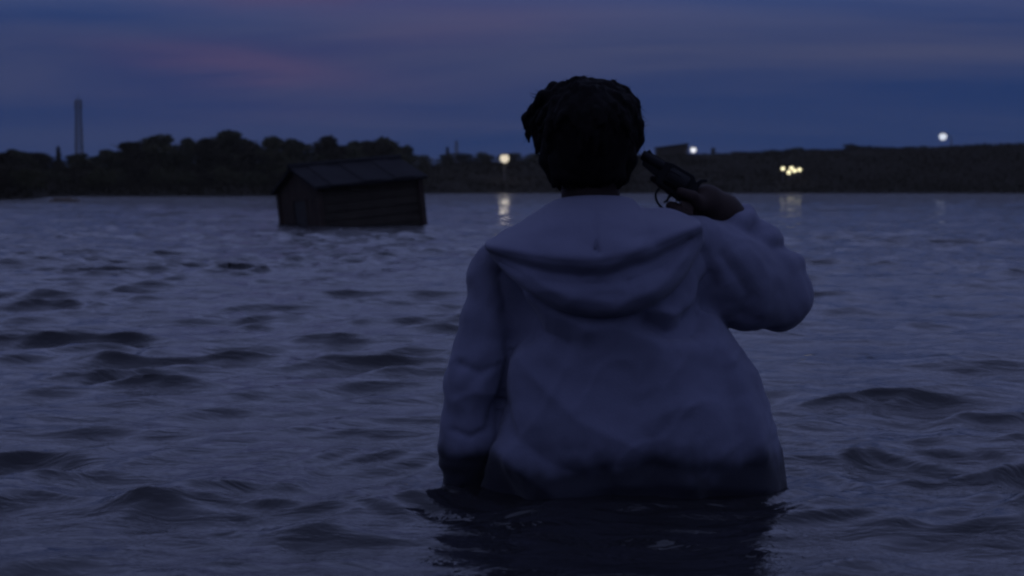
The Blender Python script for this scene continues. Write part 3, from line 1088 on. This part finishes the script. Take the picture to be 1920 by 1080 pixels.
def build_hair():
    f = Field((hx - 0.16, hy - 0.16, hz_ - 0.14), (hx + 0.16, hy + 0.16, hz_ + 0.16), 0.0038)
    f.ell(head_c + (0.0, -0.016, 0.022), (0.085, 0.102, 0.083), k=0)
    f.ell(head_c + (0.0, -0.050, -0.030), (0.074, 0.058, 0.072), k=0.03)
    r = np.random.default_rng(12)
    # locks combed from the crown down and outwards; fringe and sides longer
    whorl = head_c + np.array((0.01, -0.05, 0.108))
    for i in range(620):
        th = r.uniform(0, 2 * math.pi)
        ph = r.uniform(0.05, 1.0) ** 0.75 * 2.0
        d = np.array((math.sin(ph) * math.sin(th), math.sin(ph) * math.cos(th), math.cos(ph)))
        front = d[1] > 0.45
        if front and d[2] < 0.35:
            continue                                     # face stays clear
        if d[1] > -0.1 and d[2] < -0.15:
            continue
        c = head_c + np.array((0, -0.014, 0.024))
        p0 = c + d * np.array((0.083, 0.100, 0.081))
        tan = (p0 - whorl)
        tan = tan - d * (tan @ d)
        tan /= np.linalg.norm(tan) + 1e-6
        tan = tan + r.normal(0, 0.18, 3)
        ln = r.uniform(0.025, 0.055)
        lift = r.uniform(0.001, 0.006)
        p1 = p0 + tan * ln * 0.5 + d * lift
        p2 = p0 + tan * ln + d * lift * r.uniform(0.3, 1.0) + np.array((0, 0, -0.006))
        f.chain([p0 - d * 0.004, p1, p2], [r.uniform(0.006, 0.008), 0.0055, 0.0018], 0.008)
    T = lambda pts, rad: f.chain([A(*q) for q in pts], rad, 0.006)
    # tufts seen in the outline
    T([(1030, 200, 2.87), (1002, 205, 2.88), (985, 222, 2.89), (983, 243, 2.89)], [0.016, 0.012, 0.008, 0.003])
    T([(1025, 230, 2.88), (1000, 236, 2.89), (990, 252, 2.90), (992, 268, 2.90)], [0.014, 0.011, 0.007, 0.003])
    T([(1022, 250, 2.87), (1010, 268, 2.88), (1006, 288, 2.88)], [0.016, 0.010, 0.004])
    T([(1030, 215, 2.87), (1006, 232, 2.88), (1004, 256, 2.88)], [0.018, 0.014, 0.008])
    T([(1040, 190, 2.85), (1018, 180, 2.85), (1004, 196, 2.86)], [0.018, 0.013, 0.006])
    T([(1060, 174, 2.86), (1038, 164, 2.86), (1022, 174, 2.86)], [0.016, 0.012, 0.005])
    T([(1080, 168, 2.86), (1110, 158, 2.86), (1140, 160, 2.86)], [0.018, 0.012, 0.006])
    T([(1140, 172, 2.86), (1170, 172, 2.86), (1190, 194, 2.86), (1199, 222, 2.86)], [0.016, 0.012, 0.011, 0.006])
    T([(1176, 210, 2.85), (1194, 232, 2.85), (1196, 262, 2.85), (1188, 292, 2.85)], [0.016, 0.014, 0.012, 0.006])
    T([(1165, 262, 2.83), (1176, 300, 2.83), (1168, 335, 2.83), (1160, 352, 2.83)], [0.024, 0.021, 0.012, 0.004])
    T([(1040, 262, 2.83), (1030, 300, 2.83), (1040, 335, 2.83), (1050, 355, 2.83)], [0.024, 0.020, 0.012, 0.004])
    for x in range(1045, 1171, 14):
        T([(x, 300, 2.80), (x + r.uniform(-6, 6), 330, 2.795), (x + r.uniform(-8, 8), 340 + r.uniform(0, 10), 2.805)], [0.018, 0.014, 0.006])
    me = f.mesh('hair')
    V, N = mesh_arrays(me)
    # fine combed relief
    rel = V - head_c
    ang = np.arctan2(rel[:, 0], rel[:, 1])
    V += N * (0.0016 * vnoise(ang * 26, rel[:, 2] * 18, ang * 0))[:, None]
    set_co(me, V)
    return me


hair = adopt(link('hair', build_hair(), m_hair), person)


def build_strands():
    # loose fine strands standing a little off the mass
    V0, N0 = mesh_arrays(hair.data)
    r = np.random.default_rng(31)
    V, Q = [], []
    for i in r.choice(len(V0), 900, replace=False):
        p, n = V0[i], N0[i]
        if n[2] < -0.2:
            continue
        d = np.cross(n, r.normal(size=3))
        d = d / (np.linalg.norm(d) + 1e-6) + np.array((0, 0, -0.5))
        ln = r.uniform(0.012, 0.035)
        w = np.cross(n, d)
        w = w / (np.linalg.norm(w) + 1e-6) * 0.0006
        b = len(V)
        for k, f in enumerate((0, 0.35, 0.7, 1.0)):
            c_ = p + d * ln * f + n * (math.sin(f * 2.2) * ln * 0.30)
            V += [c_ - w * (1.1 - f), c_ + w * (1.1 - f)]
        for k in range(3):
            Q.append((b + 2 * k, b + 2 * k + 1, b + 2 * k + 3, b + 2 * k + 2))
    return raw_mesh(bpy.data.meshes.new('loose_strands'), np.array(V), np.array(Q))


strands = link('loose_strands', build_strands(), m_hair)
strands.parent = hair
strands['kind'] = 'stuff'


# -------- sweatshirt
def ridge(x, z, pts, w):
    """gaussian fold along a polyline given in photo pixels"""
    d2 = np.full(x.shape, 1e9)
    for (p, q) in zip(pts[:-1], pts[1:]):
        a = A(p[0], p[1], 2.72)[[0, 2]]
        b = A(q[0], q[1], 2.72)[[0, 2]]
        ab = b - a
        t = np.clip(((x - a[0]) * ab[0] + (z - a[1]) * ab[1]) / (ab @ ab), 0, 1)
        d2 = np.minimum(d2, (x - a[0] - t * ab[0]) ** 2 + (z - a[1] - t * ab[1]) ** 2)
    return np.exp(-(d2 / (1.6 * w * w)) ** 0.68)


def build_hoodie():
    f = Field((PX0 - 0.48, 2.52, -0.12), (PX0 + 0.52, 3.16, 0.66), 0.0055)
    rows = [  # py, left, right, depth centre, half depth
        (398, 1046, 1178, 2.865, 0.075), (418, 1010, 1235, 2.865, 0.095), (440, 975, 1290, 2.865, 0.115), (470, 945, 1325, 2.865, 0.130),
        (520, 948, 1335, 2.865, 0.148), (580, 962, 1338, 2.865, 0.160), (640, 955, 1386, 2.865, 0.176), (700, 946, 1424, 2.865, 0.190),
        (780, 938, 1456, 2.865, 0.204), (850, 924, 1474, 2.865, 0.208), (905, 918, 1481, 2.865, 0.204), (945, 918, 1478, 2.865, 0.196), (985, 925, 1462, 2.865, 0.185), (1030, 940, 1435, 2.865, 0.17)]
    Yc = 2.80
    zz = [A(0, q[0], Yc)[2] for q in rows]
    l = np.array([A(q[1], 500, Yc)[0] for q in rows])
    rr = np.array([A(q[2], 500, Yc)[0] for q in rows])
    f.loft(zz, (l + rr) / 2, [q[3] for q in rows], (rr - l) / 2, [q[4] for q in rows], 0.0, 2.5)
    # sleeves
    f.chain([A(978, 482, 2.86), A(948, 520, 2.86), A(921, 600, 2.845)], [0.062, 0.066, 0.064], 0.035)
    f.chain([A(921, 600, 2.845), A(893, 715, 2.83), A(877, 830, 2.84)], [0.064, 0.063, 0.054], 0.008)
    f.chain([A(877, 830, 2.84), A(876, 915, 2.86), A(878, 970, 2.87)], [0.054, 0.048, 0.044], 0.004)
    el = A(1460, 556, 2.95)
    f.chain([A(1280, 478, 2.86), A(1340, 508, 2.88), A(1405, 540, 2.91), el], [0.080, 0.082, 0.077, 0.066], 0.03)
    f.cap(A(1345, 470, 2.89), A(1440, 520, 2.94), 0.050, 0.055, 0.03)
    f.cap(el, A(1466, 552, 2.96), 0.066, 0.052, 0.02)
    f.chain([A(1464, 548, 2.955), A(1452, 518, 2.97), A(1408, 458, 2.965), A(1380, 424, 2.95)], [0.056, 0.053, 0.048, 0.042], 0.014)
    # bunched rolls where the sleeve is pushed up the forearm
    f.chain([A(1452, 440, 2.95), A(1430, 452, 2.925), A(1404, 474, 2.92)], [0.010, 0.014, 0.011], 0.03)
    f.chain([A(1488, 490, 2.95), A(1462, 496, 2.91), A(1424, 500, 2.90)], [0.008, 0.013, 0.010], 0.03)
    f.chain([A(1404, 398, 2.95), A(1384, 416, 2.908), A(1356, 444, 2.92)], [0.009, 0.011, 0.009], 0.03)
    me = f.mesh('sweatshirt')
    V, N = mesh_arrays(me)
    x, y, z = V.T
    back = np.clip(-N[:, 1] * 1.5, 0, 1)
    D = np.zeros(len(V))
    # folds read off the photograph: (polyline, height, width)
    folds = [([(938, 520), (958, 585), (985, 640)], -0.022, 0.018),
             ([(1290, 590), (1325, 575), (1345, 545)], -0.020, 0.014),
             ([(1030, 640), (1150, 612), (1230, 640)], 0.007, 0.022),
             ([(1000, 700), (1080, 780), (1190, 830)], 0.004, 0.014),
             ([(1300, 650), (1240, 720), (1220, 800)], 0.004, 0.014),
             ([(955, 520), (975, 580), (1010, 625), (1060, 640)], -0.020, 0.018),
             ([(975, 540), (1030, 585), (1100, 615)], 0.012, 0.018),
             ([(1000, 640), (970, 690), (965, 760), (985, 830)], 0.014, 0.026),
             ([(1210, 600), (1250, 622), (1300, 615), (1335, 590)], -0.024, 0.016),
             ([(1200, 580), (1260, 592), (1320, 570)], 0.012, 0.014),
             ([(1330, 560), (1345, 520), (1335, 470)], -0.012, 0.014),
             ([(955, 770), (975, 820), (1030, 870), (1100, 890)], -0.015, 0.022),
             ([(940, 850), (990, 880), (1050, 920)], 0.016, 0.026),
             ([(1040, 690), (1150, 720), (1280, 700)], -0.004, 0.06),
             ([(1080, 880), (1200, 860), (1330, 880), (1440, 870)], -0.004, 0.016),
             ([(1100, 905), (1250, 895), (1420, 915)], 0.004, 0.014),
             ([(1360, 660), (1405, 760), (1430, 860)], 0.008, 0.03),
             ([(1340, 640), (1370, 740), (1385, 840)], -0.006, 0.022),
             ([(960, 640), (950, 720), (925, 800)], -0.012, 0.012),
             ([(860, 690), (900, 705), (935, 690)], -0.005, 0.006),
             ([(850, 760), (890, 740), (930, 750)], 0.003, 0.008),
             ([(845, 820), (880, 830), (915, 815)], -0.005, 0.006),
             ([(1370, 480), (1420, 560), (1410, 600)], -0.006, 0.012),
             ([(1420, 470), (1455, 530), (1450, 590)], 0.006, 0.014)]
    for pts, hgt, wd in folds:
        D += 1.7 * hgt * ridge(x, z, pts, wd) * back
    # soft cloth unevenness, stretched along the drape
    D += 0.0045 * vnoise(x * 11, y * 11, z * 6 + 2) + 0.0025 * vnoise(x * 22 + z * 12, y * 20, z * 14) + 0.0016 * vnoise(x * 50, y * 50, z * 40)
    rg = 1 - np.abs(vnoise(x * 7 + z * 5 + 3, y * 6, z * 8 - x * 3))
    D += 0.005 * np.clip(rg - 0.6, 0, 1) * 2.2 + 0.003 * np.clip(1 - np.abs(vnoise(x * 15 - z * 8, y * 12, z * 13)) - 0.65, 0, 1) * 2.5
    # wrinkles across the sleeves
    sl = np.clip((A(955, 0, 2.8)[0] - x) / 0.03, 0, 1) + np.clip((x - A(1350, 0, 2.8)[0]) / 0.04, 0, 1) * (z > A(0, 625, 2.8)[2])
    D += sl * 0.0022 * np.sin(z * 95 + 7 * vnoise(x * 9, y * 9, z * 9)) * (0.5 + 0.5 * vnoise(x * 13, y * 13, z * 9 + 4))
    D = np.maximum(D, -0.026)
    V += N * D[:, None]
    # hem billows where it meets the water
    bil = np.clip((0.10 - V[:, 2]) / 0.10, 0, 1)
    ang = np.arctan2(V[:, 0] - PX0, V[:, 1] - PY0)
    rip = bil * 0.012 * (np.sin(ang * 7 + 1) + 0.6 * np.sin(ang * 13))
    V[:, 0] += rip * np.sin(ang)
    V[:, 1] += rip * np.cos(ang)
    set_co(me, V)
    return me


hoodie = adopt(link('sweatshirt', build_hoodie(), m_hoodie), person)


def spl(rows, nu, nv):
    """smooth surface through a small net of control points (Catmull-Rom both ways)"""
    N_ = np.array([[A(*p) for p in r_] for r_ in rows])

    def cr(Pn, n):
        m = len(Pn)
        Pe = np.concatenate([[2 * Pn[0] - Pn[1]], Pn, [2 * Pn[-1] - Pn[-2]]])
        out = []
        for s in np.linspace(0, m - 1 - 1e-9, n):
            i = int(s)
            t = s - i
            a, b, c_, d = Pe[i:i + 4]
            out.append(0.5 * (2 * b + (c_ - a) * t + (2 * a - 5 * b + 4 * c_ - d) * t * t + (3 * b - a - 3 * c_ + d) * t ** 3))
        return np.array(out)
    g = cr(N_, nv)
    return np.stack([cr(g[i], nu) for i in range(len(g))])


def build_hood():
    rows = [
        [(925, 470, 2.87), (972, 440, 2.87), (1012, 412, 2.87), (1052, 396, 2.86), (1115, 392, 2.82), (1178, 394, 2.86), (1208, 406, 2.87), (1258, 412, 2.87), (1306, 430, 2.87)],
        [(914, 456, 2.81), (965, 426, 2.81), (1008, 398, 2.81), (1050, 375, 2.81), (1115, 369, 2.79), (1178, 373, 2.81), (1204, 391, 2.81), (1258, 394, 2.82), (1310, 416, 2.82)],
        [(912, 456, 2.77), (968, 438, 2.745), (1010, 424, 2.725), (1050, 412, 2.715), (1115, 408, 2.705), (1178, 410, 2.715), (1212, 414, 2.73), (1262, 412, 2.75), (1312, 418, 2.78)],
        [(910, 459, 2.73), (962, 464, 2.685), (1005, 468, 2.66), (1055, 471, 2.645), (1115, 471, 2.64), (1170, 463, 2.645), (1215, 452, 2.66), (1265, 436, 2.69), (1314, 422, 2.74)],
        [(912, 464, 2.72), (961, 477, 2.68), (1006, 486, 2.655), (1056, 492, 2.64), (1115, 494, 2.635), (1170, 486, 2.64), (1215, 472, 2.655), (1266, 451, 2.69), (1315, 427, 2.74)],
        [(915, 468, 2.728), (962, 490, 2.692), (1006, 505, 2.670), (1056, 515, 2.657), (1115, 517, 2.653), (1170, 508, 2.657), (1216, 491, 2.670), (1267, 465, 2.702), (1315, 433, 2.750)],
        [(918, 472, 2.735), (961, 503, 2.69), (1005, 526, 2.662), (1057, 542, 2.645), (1118, 548, 2.64), (1176, 540, 2.645), (1226, 518, 2.66), (1274, 484, 2.695), (1316, 441, 2.76)],
        [(919, 476, 2.745), (957, 516, 2.70), (1002, 548, 2.672), (1057, 572, 2.655), (1120, 582, 2.65), (1182, 575, 2.655), (1236, 551, 2.67), (1282, 510, 2.705), (1318, 450, 2.765)],
        [(922, 476, 2.775), (960, 516, 2.745), (1003, 552, 2.722), (1058, 582, 2.71), (1122, 594, 2.705), (1184, 586, 2.71), (1238, 560, 2.722), (1284, 516, 2.75), (1318, 452, 2.80)],
        [(926, 474, 2.81), (966, 508, 2.79), (1006, 540, 2.775), (1060, 566, 2.765), (1122, 576, 2.76), (1182, 568, 2.765), (1234, 544, 2.775), (1280, 506, 2.79), (1314, 450, 2.83)],
    ]
    S = spl(rows, 120, 90)
    V = S.reshape(-1, 3)
    x, y, z = V.T
    vv = np.repeat(np.linspace(0, 1, 90), 120)
    m_ = np.sin(np.clip((vv - 0.15) / 0.8, 0, 1) * math.pi)
    D = 0.010 * vnoise(x * 12 + z * 5, y * 10, z * 20) + 0.005 * vnoise(x * 26, y * 20, z * 36 + x * 10) + 0.008 * np.clip(0.4 - np.abs(vnoise(x * 9 - z * 9, y * 5, z * 16 + 3)), 0, 1)
    for pts, hgt, wd in [([(940, 492), (1000, 520), (1060, 530), (1130, 528)], -0.007, 0.008), ([(985, 512), (1060, 552), (1140, 560)], 0.006, 0.010),
                         ([(1290, 450), (1240, 500), (1170, 525)], -0.008, 0.008), ([(1285, 480), (1230, 535), (1160, 562)], 0.006, 0.009),
                         ([(940, 450), (1010, 445), (1080, 450)], -0.005, 0.008), ([(1300, 420), (1240, 436), (1180, 446)], -0.006, 0.008),
                         ([(1200, 392), (1214, 420), (1216, 450)], -0.010, 0.008), ([(1116, 372), (1117, 470)], -0.011, 0.0036)]:
        D += hgt * ridge(x, z, pts, wd)
    S = S.copy().reshape(-1, 3)
    S[:, 1] -= D * m_ * 1.2
    me = grid_mesh('hood', S.reshape(90, 120, 3))
    return me


hood = link('hood', build_hood(), m_hoodie)
sol = hood.modifiers.new('thickness', 'SOLIDIFY')
sol.thickness = 0.006
sol.offset = 0
hood.parent = hoodie
hood.matrix_parent_inverse = Matrix.Identity(4)
seam = MB().tube([A(1115, 371, 2.783), A(1116, 390, 2.745), A(1116, 410, 2.700), A(1116, 440, 2.668), A(1116, 466, 2.638)], 0.0022, 6).build('hood_seam', m_hoodie, None, True)
seam.parent = hoodie


def build_trousers():
    mx = PX0
    f = Field((mx - 0.26, 2.66, -0.86), (mx + 0.26, 3.08, 0.06), 0.009)
    mx = A(1150, 500, 2.86)[0]
    f.ell((mx, 2.87, -0.05), (0.185, 0.13, 0.14), k=0)
    for s in (-1, 1):
        f.chain([(mx + s * 0.085, 2.87, -0.10), (mx + s * 0.10, 2.895, -0.46), (mx + s * 0.105, 2.86, -0.80)], [0.102, 0.075, 0.062], 0.03)
    return f.mesh('trousers')


adopt(link('trousers', build_trousers(), m_trouser), person)

# ------------------------------------------------------------------ revolver in the raised hand
gun = empty('revolver', tuple(GO))
tag(gun, 'dark short barrelled revolver held in the raised right hand', 'revolver')
Gv = lambda a, b, c: Vector((gf * a + gu * b + gr * c) * GS)


def gpart(mb, name, m, parent=gun, smooth=False, bw=0.0012):
    o = mb.build(name, m, parent, smooth)
    if bw:
        bevel(o, bw)
    return o


gpart(MB().prism([(0.040, 0.000), (0.046, 0.012), (0.046, 0.040), (0.030, 0.044), (-0.012, 0.044), (-0.022, 0.036), (-0.034, 0.020), (-0.040, 0.004), (-0.030, -0.008), (-0.010, -0.006), (0.010, -0.003)],
                 -0.0065, 0.0065, Gv), 'frame', m_gun)
gpart(MB().tube([Gv(0.044, 0.030, 0), Gv(0.084, 0.030, 0), Gv(0.088, 0.030, 0)], [0.0112, 0.0108, 0.0095], 18), 'barrel', m_gun, bw=0)
gpart(MB().prism([(0.044, 0.008), (0.078, 0.014), (0.082, 0.024), (0.044, 0.026)], -0.005, 0.005, Gv), 'ejector_shroud', m_gun)
gpart(MB().prism([(0.046, 0.036), (0.084, 0.037), (0.080, 0.045), (0.072, 0.041), (0.046, 0.041)], -0.002, 0.002, Gv), 'front_sight', m_gun, bw=0)
cyl = gpart(MB().tube([Gv(-0.010, 0.021, 0), Gv(-0.007, 0.021, 0), Gv(0.026, 0.021, 0), Gv(0.030, 0.021, 0)], [0.0190, 0.0212, 0.0212, 0.0190], 24), 'cylinder', m_gun, bw=0)
for k in range(6):
    a = k * math.pi / 3
    q = (math.cos(a) * 0.0178, math.sin(a) * 0.0178)
    MB().tube([Gv(0.008, 0.021 + q[0], q[1]), Gv(0.031, 0.021 + q[0], q[1])], 0.0022, 6).build('flute', m_gun, cyl)
ring = []
for k in range(15):
    a = R(20) - k * R(220) / 14
    ring.append(Gv(0.004 + 0.027 * math.cos(a), -0.011 + 0.0215 * math.sin(a) - 0.002, 0))
gpart(MB().tube(ring, 0.0024, 8), 'trigger_guard', m_gun, smooth=True, bw=0)
gpart(MB().tube([Gv(0.004, -0.003, 0), Gv(0.007, -0.012, 0), Gv(0.006, -0.019, 0), Gv(0.010, -0.025, 0)], [0.004, 0.003, 0.0026, 0.002], 8), 'trigger', m_gun, smooth=True, bw=0)
gpart(MB().prism([(-0.020, 0.030), (-0.026, 0.044), (-0.036, 0.050), (-0.040, 0.047), (-0.032, 0.040), (-0.030, 0.024)], -0.0035, 0.0035, Gv), 'hammer', m_gun)
gpart(MB().prism([(-0.014, -0.005), (-0.022, -0.022), (-0.030, -0.040), (-0.034, -0.058), (-0.044, -0.066), (-0.064, -0.060), (-0.060, -0.046), (-0.050, -0.028), (-0.044, -0.012), (-0.040, 0.004)],
                 -0.0125, 0.0125, Gv), 'grip', m_grip, bw=0.004)

# ------------------------------------------------------------------ evening haze over the lake
hz = MB().box((-420, -40, -2.5), (420, 760, 32)).build('haze', None)
tag(hz, 'thin evening haze hanging over the lake', 'haze', kind='stuff')
hm = bpy.data.materials.new('thin_haze')
hm.use_nodes = True
hm.node_tree.nodes.clear()
hv = NW(hm.node_tree, 'ShaderNodeVolumePrincipled', {'Color': (0.95, 0.86, 0.66, 1), 'Density': 0.00042, 'Anisotropy': 0.6})
ho = NW(hm.node_tree, 'ShaderNodeOutputMaterial')
hm.node_tree.links.new(hv.outputs[0], ho.inputs['Volume'])
hz.data.materials.append(hm)
